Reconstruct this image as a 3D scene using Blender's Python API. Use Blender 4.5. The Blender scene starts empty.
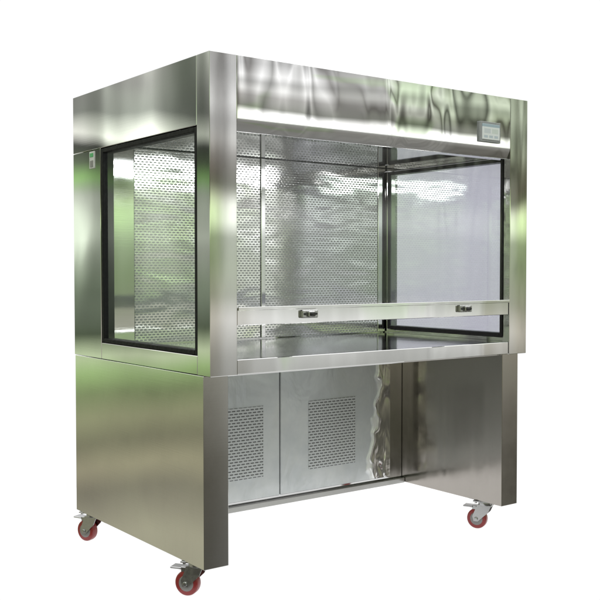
import bpy, bmesh, math
from mathutils import Matrix, Vector
S=bpy.context.scene
COL=bpy.context.collection
S.view_settings.view_transform='Standard'; S.view_settings.look='None'; S.view_settings.exposure=0

# ---------------------------------------------------------------- node helpers
class N:
    def __init__(s,nt): s.t=nt; nt.nodes.clear()
    def node(s,kind,**k):
        n=s.t.nodes.new(kind)
        for a,b in k.items(): setattr(n,a,b)
        return n
    def put(s,sock,v):
        if isinstance(v,bpy.types.NodeSocket): s.t.links.new(v,sock)
        elif v is not None:
            if isinstance(v,(tuple,list)) and len(v)==3 and sock.type=='RGBA': v=(*v,1)
            sock.default_value=v
    def m(s,op,a,b=None,c=None,clamp=False):
        n=s.node('ShaderNodeMath',operation=op,use_clamp=clamp)
        s.put(n.inputs[0],a); s.put(n.inputs[1],b); s.put(n.inputs[2],c); return n.outputs[0]
    def rng(s,v,a,b,c=0.,d=1.,smooth=True):
        n=s.node('ShaderNodeMapRange',interpolation_type='SMOOTHSTEP' if smooth else 'LINEAR')
        for i,x in enumerate((v,a,b,c,d)): s.put(n.inputs[i],x)
        return n.outputs[0]
    def mix(s,f,a,b,mode='MIX'):
        n=s.node('ShaderNodeMix',data_type='RGBA',blend_type=mode)
        s.put(n.inputs[0],f); s.put(n.inputs[6],a); s.put(n.inputs[7],b); return n.outputs[2]
    def ramp(s,v,stops):
        n=s.node('ShaderNodeValToRGB'); s.put(n.inputs[0],v); e=n.color_ramp.elements
        while len(e)<len(stops): e.new(.5)
        for i,(p,c) in enumerate(stops):
            e[i].position=p; e[i].color=(*c,1)
        return n.outputs[0]
    def noise(s,vec,scale,detail=2,rough=.5,dist=0.):
        n=s.node('ShaderNodeTexNoise'); s.put(n.inputs['Vector'],vec)
        n.inputs['Scale'].default_value=scale; n.inputs['Detail'].default_value=detail
        n.inputs['Roughness'].default_value=rough; n.inputs['Distortion'].default_value=dist
        return n.outputs[0]
    def comb(s,x,y,z):
        n=s.node('ShaderNodeCombineXYZ'); s.put(n.inputs[0],x);s.put(n.inputs[1],y);s.put(n.inputs[2],z); return n.outputs[0]
    def sep(s,v):
        n=s.node('ShaderNodeSeparateXYZ'); s.put(n.inputs[0],v); return n.outputs
    def mapping(s,v,scale=(1,1,1),loc=(0,0,0)):
        n=s.node('ShaderNodeMapping'); s.put(n.inputs[0],v); n.inputs[1].default_value=loc; n.inputs[3].default_value=scale; return n.outputs[0]
    def obj(s): return s.node('ShaderNodeTexCoord').outputs['Object']
    def bump(s,h,dist,strength=1.,normal=None):
        n=s.node('ShaderNodeBump'); s.put(n.inputs['Height'],h); n.inputs['Distance'].default_value=dist
        n.inputs['Strength'].default_value=strength; s.put(n.inputs['Normal'],normal); return n.outputs[0]
    def bsdf(s,**k):
        n=s.node('ShaderNodeBsdfPrincipled')
        for a,b in k.items(): s.put(n.inputs[a.replace('_',' ')],b)
        return n.outputs[0]
    def out(s,sh): 
        o=s.node('ShaderNodeOutputMaterial'); s.t.links.new(sh,o.inputs[0])
def mat(name):
    m=bpy.data.materials.new(name); m.use_nodes=True; return m,N(m.node_tree)

def steel(name,col=(.66,.655,.64),rough=.16,wave=.002,wscale=2.5,brush=(2,2,400),bstr=.00002,wavestretch=(1,1,1),wdet=1.0):
    m,n=mat(name); o=n.obj()
    w=n.noise(n.mapping(o,wavestretch),wscale,wdet,.45,.2)
    nb=n.bump(w,wave)
    br=n.noise(n.mapping(o,brush),1,3,.7)
    nb=n.bump(br,bstr,1,nb)
    r=n.noise(o,6,4,.6)
    rg=n.rng(r,.3,.7,rough*.8,rough*1.25)
    rg=n.m('ADD',rg,n.m('MULTIPLY',n.m('SUBTRACT',br,.5),rough*.5))
    sm=n.noise(n.mapping(o,(1,1,.6)),14,5,.7)
    c=n.mix(n.rng(sm,.45,.8,0,.3),col,tuple(x*.88 for x in col))
    n.out(n.bsdf(Base_Color=c,Metallic=1.,Roughness=rg,Normal=nb)); return m
def plain(name,col,rough=.5,metal=0.,coat=0.,spec=.5):
    m,n=mat(name); o=n.obj()
    t=n.noise(o,60,4,.6)
    c=n.mix(n.rng(t,.3,.7),tuple(x*.9 for x in col),col)
    n.out(n.bsdf(Base_Color=c,Metallic=metal,Roughness=n.rng(t,.3,.7,rough*.85,rough*1.15),Coat_Weight=coat,Specular_IOR_Level=spec)); return m
def glass(name,tint,refl=1.0,haze=0.,hazecol=(.7,.7,.75),f0=.08,gcol=(1,1,1)):
    m,n=mat(name); o=n.obj()
    ge=n.node('ShaderNodeNewGeometry')
    dt=n.node('ShaderNodeVectorMath',operation='DOT_PRODUCT'); n.put(dt.inputs[0],ge.outputs['Normal']); n.put(dt.inputs[1],ge.outputs['Incoming'])
    k=n.m('POWER',n.m('SUBTRACT',1.,n.m('ABSOLUTE',dt.outputs['Value'])),5.)
    fr=n.m('MULTIPLY_ADD',k,1-f0,f0)
    tr=n.node('ShaderNodeBsdfTransparent'); n.put(tr.inputs[0],tint)
    gl=n.node('ShaderNodeBsdfGlossy'); n.put(gl.inputs[0],gcol); gl.inputs[1].default_value=.01
    nb=n.bump(n.noise(o,2,0),.0006); n.put(gl.inputs['Normal'],nb)
    mx=n.node('ShaderNodeMixShader'); n.put(mx.inputs[0],n.m('MULTIPLY',fr,refl,clamp=True))
    n.t.links.new(tr.outputs[0],mx.inputs[1]); n.t.links.new(gl.outputs[0],mx.inputs[2]); out=mx.outputs[0]
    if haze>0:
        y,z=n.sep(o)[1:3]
        hc=n.mix(n.m('MULTIPLY',n.rng(z,.95,1.35),n.rng(y,.25,.7)),hazecol,(.42,.52,.43))  # grey-green surroundings beyond the pane painted into the haze colour
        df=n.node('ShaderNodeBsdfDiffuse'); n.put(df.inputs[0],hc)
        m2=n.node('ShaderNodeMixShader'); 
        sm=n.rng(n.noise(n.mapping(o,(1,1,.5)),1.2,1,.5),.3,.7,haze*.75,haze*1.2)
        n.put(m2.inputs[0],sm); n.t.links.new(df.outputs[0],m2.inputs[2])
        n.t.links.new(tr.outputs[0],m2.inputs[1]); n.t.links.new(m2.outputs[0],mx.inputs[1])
    n.out(out); return m
def slots(n,o,px,pz,hx,hz,soft=.0006):
    x,y,z=n.sep(o)[:3]
    r=n.m('DIVIDE',z,pz); ri=n.m('FLOOR',r); rz=n.m('SUBTRACT',n.m('FRACT',r),.5)
    odd=n.m('MULTIPLY',n.m('MODULO',ri,2.),.5)
    cx=n.m('SUBTRACT',n.m('FRACT',n.m('ADD',n.m('DIVIDE',x,px),odd)),.5)
    ax=n.m('MAXIMUM',n.m('SUBTRACT',n.m('ABSOLUTE',n.m('MULTIPLY',cx,px)),hx-hz),0.)
    az=n.m('MULTIPLY',rz,pz)
    d=n.m('SQRT',n.m('ADD',n.m('MULTIPLY',ax,ax),n.m('MULTIPLY',az,az)))
    return n.rng(d,hz+soft,hz-soft,0,1)
def perforated():
    m,n=mat('perforated steel'); o=n.obj()
    k=slots(n,o,.0190,.0105,.0066,.0022)
    w=n.bump(n.noise(n.mapping(o,(.8,1,2.2)),5,1,.5,.3),.0042)
    nb=n.bump(n.m('SUBTRACT',1.,k),.0010,1,w)
    s1=n.node('ShaderNodeBsdfPrincipled'); n.put(s1.inputs['Base Color'],(.75,.75,.745)); s1.inputs['Metallic'].default_value=.93; n.put(s1.inputs['Roughness'],n.rng(n.noise(o,5,3),.3,.7,.08,.15)); n.put(s1.inputs['Normal'],nb)
    s2=n.node('ShaderNodeBsdfPrincipled'); n.put(s2.inputs['Base Color'],(.13,.14,.13)); s2.inputs['Roughness'].default_value=.6
    mx=n.node('ShaderNodeMixShader'); n.put(mx.inputs[0],k); n.t.links.new(s1.outputs[0],mx.inputs[1]); n.t.links.new(s2.outputs[0],mx.inputs[2])
    n.out(mx.outputs[0]); return m
def filmvent():
    m,n=mat('film covered vent'); o=n.obj()
    k=slots(n,o,.023,.0125,.0088,.0024)
    nb=n.bump(n.noise(n.mapping(o,(1,1,1)),9,3,.5,.8),.003)
    nb=n.bump(n.m('SUBTRACT',1.,k),.001,1,nb)
    c=n.mix(k,(.64,.66,.69),(.13,.135,.14))
    n.out(n.bsdf(Base_Color=c,Roughness=.33,Metallic=.25,Normal=nb)); return m
def film():
    m,n=mat('white protective film'); o=n.obj(); x,y,z=n.sep(o)[:3]
    wn=n.noise(o,6,2)
    e=n.m('ADD',n.m('ADD',x,n.m('MULTIPLY',n.m('SUBTRACT',wn,.5),.16)),n.m('MULTIPLY',z,-.10))
    cr=n.rng(e,1.240,1.252)      # film peeled back, bare steel beyond the edge
    ed=n.m('MULTIPLY',n.rng(e,1.222,1.240),n.rng(e,1.256,1.244))
    nb=n.bump(n.noise(n.mapping(o,(1,1,.7)),6,3,.5,1.0),.006)
    nb=n.bump(n.m('MULTIPLY',n.noise(n.mapping(o,(2.2,1,.6)),10,1,.5,.6),cr),.014,1,nb)
    nb=n.bump(ed,.005,1,nb)
    c=n.mix(n.rng(n.noise(o,5,5,.6),.35,.7),(.62,.65,.69),(.74,.76,.79))
    c=n.mix(cr,c,(.74,.74,.73)); c=n.mix(ed,c,(.90,.91,.92))
    n.out(n.bsdf(Base_Color=c,Roughness=n.m('MULTIPLY_ADD',cr,-.23,.30),Metallic=n.m('MULTIPLY_ADD',cr,.6,.3),Normal=nb)); return m

M_hood=steel('polished hood steel',(.68,.68,.675),.016,.0034,2.0,(3,3,60),.000003,(2.2,1,.36),.8)
M_band=steel('polished side steel',(.62,.62,.615),.03,.0030,2.2,(2,2,200),.000006,(1,1,1),.6)
M_side=steel('brushed side steel',(.62,.62,.605),.07,.0018,1.5,(2,2,260),.00002)
M_leg=steel('darkened brushed leg steel',(.40,.375,.345),.19,.006,1.8,(200,200,2),.000006,(1,5,.08),1.)  # right leg: dim reflection put into a darker base colour
M_rail=steel('dull rail steel',(.45,.45,.44),.32,.001,1.8)
M_post=steel('brushed post steel',(.62,.62,.615),.045,.0024,1.6,(200,200,2),.000003,(3.5,3.5,.15),.3)
M_top=steel('worktop steel',(.84,.84,.84),.13,.0004,1.8)
M_inner=steel('inner steel',(.62,.62,.62),.05,.0013,1.8)
M_perf=perforated(); M_film=film(); M_vent=filmvent()
M_blk=plain('black rubber gasket',(.006,.006,.006),.6,0,0,.15)
M_dark=plain('dark knob finish',(.03,.03,.03),.7)  # dark colour of the latch knobs
M_zinc=plain('zinc plated bracket',(.42,.42,.42),.25,1.)
M_red=plain('red polyurethane tread',(.22,.015,.015),.35,0,.2)
M_hub=plain('grey wheel hub',(.22,.21,.21),.4,.3)
M_pan=plain('grey control bezel',(.30,.31,.32),.35)
M_white=plain('white plastic plate',(.52,.53,.51),.4)
M_green=plain('green switch label',(.05,.36,.11),.4)
M_gl=glass('clear tempered glass',(.82,.87,.845),1.0,0,f0=.09)
M_gr=glass('film and view tinted side glass',(.60,.60,.67),2.4,.30,(.38,.37,.49),gcol=(.88,1.,.90))
M_sash=glass('sash glass',(.97,.98,.975),.6)
def screen():
    m,n=mat('touch screen display'); o=n.obj(); x,y,z=n.sep(o)[:3]
    c=n.mix(n.m('GREATER_THAN',z,1.729),(.60,.63,.63),(.30,.38,.43))
    def rect(a,b,cc,d):
        return n.m('MULTIPLY',n.m('MULTIPLY',n.m('GREATER_THAN',x,a),n.m('LESS_THAN',x,b)),n.m('MULTIPLY',n.m('GREATER_THAN',z,cc),n.m('LESS_THAN',z,d)))
    for i in range(3):
        c=n.mix(rect(1.279+i*.030,1.301+i*.030,1.685,1.695),c,(.40,.46,.50))
    c=n.mix(rect(1.280,1.318,1.703,1.722),c,(.48,.52,.54)); c=n.mix(rect(1.325,1.362,1.703,1.722),c,(.50,.55,.52))
    n.out(n.bsdf(Base_Color=c,Roughness=.12,Emission_Color=c,Emission_Strength=.15)); return m
M_scr=screen()
m,n=mat('fill tube glow'); n.out(n.bsdf(Base_Color=(.9,.9,.9),Emission_Color=(1,1,.97),Emission_Strength=4.)); M_fill=m

# ---------------------------------------------------------------- mesh helpers
BASE=Vector((.78,.53,.02))
root=bpy.data.objects.new('clean_bench',None); COL.objects.link(root); root.location=BASE; root.empty_display_size=.1
root['label']="stainless steel laminar flow clean bench with glass sides on red casters"; root['category']="clean bench"
def empty(name,parent,loc=(0,0,0)):
    e=bpy.data.objects.new(name,None); COL.objects.link(e); e.parent=parent; e.location=loc; e.empty_display_size=.05; return e
def finish(bm,name,m,parent,loc=None,smooth=False):
    bmesh.ops.recalc_face_normals(bm,faces=bm.faces)
    me=bpy.data.meshes.new(name); bm.to_mesh(me); bm.free()
    ms=m if isinstance(m,(list,tuple)) else [m]
    for q in ms: me.materials.append(q)
    if smooth:
        for p in me.polygons: p.use_smooth=True
        me.set_sharp_from_angle(angle=math.radians(20))
    o=bpy.data.objects.new(name,me); COL.objects.link(o)
    if parent: o.parent=parent
    if loc is None: loc=-BASE if parent else (0,0,0)
    o.location=loc; return o
def join(bm,b,mi=0):
    for f in b.faces: f.material_index=mi
    t=bpy.data.meshes.new('t'); b.to_mesh(t); b.free(); bm.from_mesh(t); bpy.data.meshes.remove(t)
def addbox(bm,x0,x1,y0,y1,z0,z1,bev=.002,mi=0,seg=1):
    b=bmesh.new(); bmesh.ops.create_cube(b,size=1)
    for v in b.verts:
        v.co=Vector(((x0+x1)/2+v.co.x*(x1-x0),(y0+y1)/2+v.co.y*(y1-y0),(z0+z1)/2+v.co.z*(z1-z0)))
    if bev>0: bmesh.ops.bevel(b,geom=b.edges[:],offset=bev,segments=seg,affect='EDGES',profile=.5)
    join(bm,b,mi)
def extrude(bm,prof,a0,a1,bev=.002,axis='x'):
    mk=(lambda t,p,q:(t,p,q)) if axis=='x' else (lambda t,p,q:(p,q,t))
    b=bmesh.new(); va=[b.verts.new(mk(a0,p,q)) for p,q in prof]; vb=[b.verts.new(mk(a1,p,q)) for p,q in prof]; k=len(prof)
    b.faces.new(va); b.faces.new(vb[::-1])
    for i in range(k): b.faces.new((va[i],vb[i],vb[(i+1)%k],va[(i+1)%k]))
    bmesh.ops.recalc_face_normals(b,faces=b.faces)
    if bev: bmesh.ops.bevel(b,geom=b.edges[:],offset=bev,segments=1,affect='EDGES',profile=.5)
    join(bm,b)
def boxes(name,lst,m,parent=root,bev=.0015,loc=None):
    bm=bmesh.new()
    for b in lst: addbox(bm,*b[:6],bev=bev,mi=b[6] if len(b)>6 else 0)
    return finish(bm,name,m,parent,loc,True)
def cyl(bm,c,axis,r,h,seg=32,mi=0,r2=None,bev=0):
    b=bmesh.new(); bmesh.ops.create_cone(b,cap_ends=True,segments=seg,radius1=r,radius2=r if r2 is None else r2,depth=h)
    if bev: bmesh.ops.bevel(b,geom=[e for e in b.edges if abs(e.verts[0].co.z-e.verts[1].co.z)<1e-6],offset=bev,segments=3,affect='EDGES',profile=.5)
    rot=Vector((0,0,1)).rotation_difference(Vector(axis)).to_matrix().to_4x4()
    bmesh.ops.transform(b,matrix=Matrix.Translation(c)@rot,verts=b.verts)
    join(bm,b,mi)

W,D,Hp=1.557,1.080,1.862
w=.105; wl=.097; zt=.801; zb=.152; yb=.832; yl=.044
ZH=1.611; ZW=1.630; zwt=.849
# posts (folded angle: wide front face, deep outer return, shallow inner return)
for x0 in (0,W-w):
    bm=bmesh.new()
    if x0==0: pr=[(0,0),(w,0),(w,.026),(.051,.026),(.051,.082),(0,.082)]
    else: pr=[(W-w,0),(W,0),(W,.082),(W-.051,.082),(W-.051,.026),(W-w,.026)]
    extrude(bm,pr,zt,Hp,.0015,'z'); finish(bm,'corner_post',M_post,root,None,True)
# upper side walls and windows
for s,(xa,xb) in enumerate(((0,.05),(W-.05,W))):
    boxes('side_wall',[(xa,xb,.083,D,ZW+.001,Hp),(xa,xb,.822,D,zt+.001,ZW-.001),(xa,xb,.083,.820,zt+.001,.865)],M_band)
    win=empty('side_window',root,-BASE)
    fx0,fx1=(.001,.049) if s==0 else (W-.054,W-.001)
    y0,y1,z0,z1,t=.085,.819,.867,ZW-.003,.016
    boxes('frame',[(fx0,fx1,y0,y0+t,z0,z1),(fx0,fx1,y1-t,y1,z0,z1),(fx0,fx1,y0+t+.0002,y1-t-.0002,z0,z0+t),(fx0,fx1,y0+t+.0002,y1-t-.0002,z1-t,z1)],M_blk,win,.002,(0,0,0))
    gx=.012 if s==0 else W-.046
    bm=bmesh.new(); vs=[bm.verts.new((gx,a,b)) for a,b in ((y0+t,z0+t),(y1-t,z0+t),(y1-t,z1-t),(y0+t,z1-t))]; bm.faces.new(vs)
    finish(bm,'glass_pane',M_gl if s==0 else M_gr,win,(0,0,0))
# hood
bm=bmesh.new(); extrude(bm,[(.001,ZH+.042),(.001,Hp),(.060,Hp),(.060,ZH),(.012,ZH)],w+.0008,W-w-.0008,.0015)
finish(bm,'hood',M_hood,root,None,True)
boxes('hood_top',[(.053,W-.053,.085,D-.004,ZH+.035,Hp-.003)],M_inner)
boxes('fill_tube',[(.25,1.31,.075,.105,ZH+.017,ZH+.034)],M_fill,bev=.004)  # glowing tube added out of view behind the fascia to brighten the interior
# control panel
cp=boxes('control_panel',[(1.262,1.380,-.010,.004,1.668,1.750)],M_pan)
boxes('screen',[(1.270,1.372,-.0125,-.008,1.678,1.741)],M_scr,cp,.001,(0,0,0))
# back plenum and diffuser panels
ZC=ZH+.033
boxes('rear_plenum',[(.052,W-.056,yb+.012,D-.006,.806,ZC)],M_inner)
for a,b in ((.052,.150),(W-.102,W-.056)):
    boxes('side_trim',[(a,b,yb-.002,yb+.010,zwt+.004,ZC)],M_inner)
boxes('centre_strip',[(.768,.790,yb-.006,yb+.010,zwt+.004,ZC)],M_inner)
boxes('diffuser_panel',[(.152,.766,yb,yb+.010,zwt+.004,ZC)],M_perf)
boxes('diffuser_panel',[(.792,W-.104,yb,yb+.010,zwt+.004,ZC)],M_perf)
# worktop
boxes('worktop',[(.052,W-.056,.030,yb+.008,.822,zwt)],M_top)
boxes('front_apron',[(w+.002,W-w-.002,.004,.028,zt+.001,zwt+.003)],M_post,bev=.002)
boxes('worktop_tray',[(.100,W-.100,.060,.64,.792,.820)],M_inner)
# sash
sash=boxes('sash',[(w+.003,W-w-.003,.004,.025,.966,1.026),(w+.003,W-w-.003,-.004,.003,1.016,1.028)],M_post)
bm=bmesh.new(); vs=[bm.verts.new((a,.035,b)) for a,b in ((w-.04,.975),(W-w+.04,.975),(W-w+.04,ZH+.01),(w-.04,ZH+.01))]; bm.faces.new(vs)
finish(bm,'glass_pane',M_sash,sash,(0,0,0))
for lx in (.404,1.184):
    lt=boxes('latch',[(lx-.035,lx+.035,-.010,.004,.984,1.012),(lx-.014,lx+.014,-.020,-.009,.988,1.008)],M_zinc,sash,.003,(0,0,0))
    bm=bmesh.new(); cyl(bm,(lx,-.025,.998),(0,1,0),.007,.016,16,bev=.001); cyl(bm,(lx+.024,-.012,.998),(0,1,0),.004,.004,12); cyl(bm,(lx-.024,-.012,.998),(0,1,0),.004,.004,12)
    finish(bm,'knob',M_dark,lt,(0,0,0),True)
# lower body
for x0 in (0,W-wl):
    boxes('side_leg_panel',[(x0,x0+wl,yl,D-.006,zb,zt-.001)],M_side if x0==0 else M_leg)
boxes('blower_housing',[(wl+.002,W-wl-.002,.662,D-.02,.175,.820)],M_inner)
boxes('cross_rail',[(wl+.002,W-wl-.002,.640,.700,.150,.173)],M_rail)
for (a,b,c,d) in ((.12,.740,.395,.655),(.746,1.375,.895,1.160)):
    p=boxes('access_panel',[(a,b,.650,.660,.188,.785)],M_film,bev=.002)
    boxes('vent',[(c,d,.6475,.652,.280,.580)],M_vent,p,.001,(0,0,0))
# switch plate on left side
sw=boxes('switch_plate',[(-.003,.003,.872,.918,1.556,1.624)],M_white,bev=.0015)
boxes('label',[(-.0045,-.0028,.880,.910,1.602,1.617)],M_green,sw,.0005,(0,0,0))
boxes('socket',[(-.0045,-.0028,.882,.908,1.562,1.588)],M_hub,sw,.0005,(0,0,0))

# casters
def make_caster():
    e=empty('caster',root)
    bm=bmesh.new()
    addbox(bm,-.038,.038,-.038,.038,-.005,-.0005,.001)
    for sx in (-.029,.029):
        for sy in (-.029,.029): cyl(bm,(sx,sy,-.0075),(0,0,1),.005,.005,6)
    cyl(bm,(0,0,-.013),(0,0,1),.027,.015,32,bev=.002)
    for sx in (-.019,.019):
        b=bmesh.new(); pr=[(-.026,-.019),(.026,-.019),(.045,-.064),(.040,-.082),(.024,-.082),(-.014,-.046)]
        va=[b.verts.new((sx-.0013,p,q)) for p,q in pr]; vb=[b.verts.new((sx+.0013,p,q)) for p,q in pr]
        b.faces.new(va); b.faces.new(vb[::-1])
        for i in range(len(pr)): b.faces.new((va[i],vb[i],vb[(i+1)%6],va[(i+1)%6]))
        bmesh.ops.recalc_face_normals(b,faces=b.faces)
        join(bm,b)
    addbox(bm,-.020,.020,-.026,.026,-.024,-.019,.001)
    cyl(bm,(0,.031,-.073),(1,0,0),.007,.050,16,bev=.001)
    f=finish(bm,'fork',M_zinc,e,(0,0,0),True)
    bm=bmesh.new(); cyl(bm,(0,.031,-.0735),(1,0,0),.0375,.028,48,bev=.006)
    wh=finish(bm,'wheel',M_red,e,(0,0,0),True)
    bm=bmesh.new(); cyl(bm,(0,.031,-.0735),(1,0,0),.024,.0300,40,bev=.002); cyl(bm,(0,.031,-.0735),(1,0,0),.011,.034,24,bev=.001)
    hb=finish(bm,'hub',M_hub,wh,(0,0,0),True)
    bm=bmesh.new(); addbox(bm,-.018,.018,.044,.082,-.032,-.026,.002); addbox(bm,-.015,.015,.030,.048,-.040,-.024,.002)
    br=finish(bm,'brake_pedal',M_zinc,e,(0,0,0),True)
    return e,[(f,None),(wh,None),(hb,1),(br,None)]
e,parts=make_caster()
def place(e,x,y,rot): e.location=Vector((x,y,zb))-BASE; e.rotation_euler=(0,0,rot); e.scale=(1.17,)*3
spots=[(.052,.175,math.radians(34)),(.052,1.015,math.radians(24)),(W-.052,.175,math.radians(26))]
place(e,*spots[0])
for sp in spots[1:]:
    e2=e.copy(); COL.objects.link(e2); place(e2,*sp); made=[]
    for p,pp in parts:
        q=p.copy(); COL.objects.link(q); made.append(q); q.parent=e2 if pp is None else made[pp]

# self-lit ground, glow put in to fade shadows: self-lit white sheet
m,n=mat('self-lit white sheet'); o=n.obj()
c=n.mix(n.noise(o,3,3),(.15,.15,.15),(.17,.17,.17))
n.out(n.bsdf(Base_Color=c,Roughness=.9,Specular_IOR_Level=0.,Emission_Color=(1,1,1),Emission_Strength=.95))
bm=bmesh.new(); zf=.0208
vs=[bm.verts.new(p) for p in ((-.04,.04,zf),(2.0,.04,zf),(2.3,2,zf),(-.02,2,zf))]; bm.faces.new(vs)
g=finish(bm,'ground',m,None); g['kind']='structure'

# ---------------------------------------------------------------- world
wd=bpy.data.worlds.new('World'); S.world=wd; wd.use_nodes=True
n=N(wd.node_tree)
d=n.node('ShaderNodeTexCoord').outputs['Generated']
x,y,z=n.sep(d)[:3]
az=n.m('ARCTAN2',x,y); el0=n.m('ARCSINE',z)
uv=n.comb(az,el0,0.)
wob=n.noise(n.mapping(uv,(1,.6,1),(1,5,0)),6,1,.5,.3)
el=n.m('ADD',el0,n.m('MULTIPLY',n.m('SUBTRACT',wob,.5),.06))
st=n.noise(n.mapping(uv,(1,.14,1)),19,1.2,.5,.3)      # vertical folds
st3=n.noise(n.mapping(uv,(1,.14,1),(2,3,0)),30,1.0,.5,.3)
blob=n.noise(n.mapping(uv,(1,1,1),(3,7,0)),9,2,.5,.5)
def R(stops): # el stops in radians -> ramp
    return n.ramp(n.rng(el,-.5,.7,0,1,False),[((e+.5)/1.2,c) for e,c in stops])
left=R([(-.5,(.36,.35,.31)),(-.27,(.60,.57,.44)),(-.225,(.34,.32,.25)),(-.20,(.52,.48,.34)),(-.175,(.28,.27,.19)),(-.15,(.42,.42,.27)),(-.125,(.28,.34,.18)),(-.105,(.48,.68,.30)),(-.088,(.75,.86,.58)),(-.065,(.12,.15,.10)),(-.02,(.40,.46,.38)),(.03,(.85,.88,.85)),(.075,(.58,.60,.58)),(.092,(.40,.66,.28)),(.11,(.18,.22,.16)),(.128,(.11,.115,.11)),(.142,(1.5,1.5,1.5)),(.165,(.40,.41,.41)),(.3,(1.0,1.0,1.0)),(.7,(2.0,2.0,2.0))])
front=R([(-.5,(.36,.36,.35)),(-.3,(.26,.26,.25)),(-.18,(.32,.315,.29)),(-.09,(.75,.76,.73)),(-.055,(1.3,1.3,1.28)),(-.03,(.75,.79,.70)),(.0,(.80,.86,.74)),(.03,(.85,.88,.82)),(.045,(2.1,2.1,2.08)),(.06,(2.1,2.1,2.08)),(.075,(.38,.39,.35)),(.105,(.58,.57,.55)),(.125,(1.05,1.05,1.03)),(.145,(.75,.75,.74)),(.165,(1.2,1.2,1.2)),(.2,(.8,.8,.8)),(.3,(1.0,1.0,1.0)),(.7,(2.0,2.0,2.0))])
lo=n.rng(el0,-.08,.0)
left=n.mix(lo,left,n.mix(1.,left,n.ramp(st,[(.34,(.28,.30,.27)),(.5,(.85,.85,.84)),(.64,(1.8,1.8,1.8))]),'MULTIPLY'))
left=n.mix(n.m('MULTIPLY_ADD',lo,.6,.4),left,n.mix(1.,left,n.ramp(blob,[(.3,(.62,.60,.57)),(.7,(1.3,1.42,1.18))]),'MULTIPLY'))
soft=n.ramp(st,[(.30,(.95,.95,.95)),(.38,(.42,.41,.40)),(.46,(1.35,1.35,1.35)),(.53,(.60,.60,.59)),(.61,(1.45,1.45,1.45)),(.68,(.4,.4,.4)),(.75,(1.2,1.2,1.2))])
sharp=n.ramp(st3,[(.28,(.9,.9,.89)),(.35,(.14,.13,.12)),(.40,(.75,.74,.73)),(.46,(1.4,1.4,1.4)),(.50,(.9,.9,.89)),(.53,(.24,.23,.21)),(.56,(.9,.92,.86)),(.62,(1.4,1.4,1.4)),(.67,(.2,.2,.19)),(.73,(1.1,1.1,1.1))])
folds=n.mix(n.rng(az,2.50,2.36),soft,sharp)
front=n.mix(n.rng(el0,.03,.10,.22,1.),front,n.mix(1.,front,folds,'MULTIPLY'))
hi=n.m('MULTIPLY',n.rng(az,2.47,2.33),n.rng(el0,.05,.10))       # darker, greener surroundings further along
front=n.mix(hi,front,n.mix(1.,front,(.66,.74,.58),'MULTIPLY'))
# tint added at both ends so the posts reflect darker green and brown
ends=n.m('MAXIMUM',n.rng(az,2.545,2.60),n.rng(az,2.345,2.28))
tone=n.ramp(n.rng(el,-.12,.14,0,1,False),[(0,(.34,.32,.27)),(.3,(.62,.58,.48)),(.5,(.38,.46,.24)),(.66,(.50,.66,.30)),(.8,(.40,.34,.27)),(1,(.85,.85,.83))])
front=n.mix(n.m('MULTIPLY',ends,.9),front,n.mix(1.,front,tone,'MULTIPLY'))
front=n.mix(n.rng(blob,.56,.66,0,.30),front,n.mix(1.,front,(.65,1.0,.42),'MULTIPLY'))
isleft=n.m('MULTIPLY',n.rng(az,-1.6,-1.3),n.rng(az,.12,-.02))
env=n.mix(isleft,front,left)
white=n.m('MULTIPLY',n.rng(az,.02,.16),n.rng(az,1.45,1.2))
env=n.mix(white,env,(1.02,1.02,1.02))
up=n.rng(el0,.5,.9); env=n.mix(up,env,(1.8,1.8,1.8))
bg=n.node('ShaderNodeBackground'); n.put(bg.inputs[0],env); bg.inputs[1].default_value=1.
ow=n.node('ShaderNodeOutputWorld'); n.t.links.new(bg.outputs[0],ow.inputs[0])

# lamps: soft studio lamp and an unseen fill added inside the hood
def area(name,loc,tgt,sx,sy,e):
    la=bpy.data.lights.new(name,'AREA'); la.shape='RECTANGLE'; la.size=sx; la.size_y=sy; la.energy=e
    lo=bpy.data.objects.new(name,la); COL.objects.link(lo); lo.location=loc
    lo.rotation_euler=(Vector(tgt)-lo.location).to_track_quat('-Z','Y').to_euler()
area('softbox',(-1.5,-2.0,3.6),(.8,.5,.8),2.5,2,40)
area('fill_lamp',(.78,.10,ZH+.012),(.78,.45,1.08),1.1,.04,7)

# ---------------------------------------------------------------- camera
yaw,pi,ro=math.radians(36.678),math.radians(1.737),math.radians(-.022)
fw=Vector((math.sin(yaw)*math.cos(pi),math.cos(yaw)*math.cos(pi),-math.sin(pi)))
r=Vector((math.cos(yaw),-math.sin(yaw),0)); u=r.cross(fw)
r2=r*math.cos(ro)+u*math.sin(ro); u2=r2.cross(fw)
cd=bpy.data.cameras.new('camera'); cd.sensor_width=36; cd.lens=964.7/600*36; cd.clip_end=500
co=bpy.data.objects.new('camera',cd); COL.objects.link(co)
Mx=Matrix((r2,u2,-fw)).transposed().to_4x4(); Mx.translation=(-1.642,-2.695,1.149)
co.matrix_world=Mx; S.camera=co
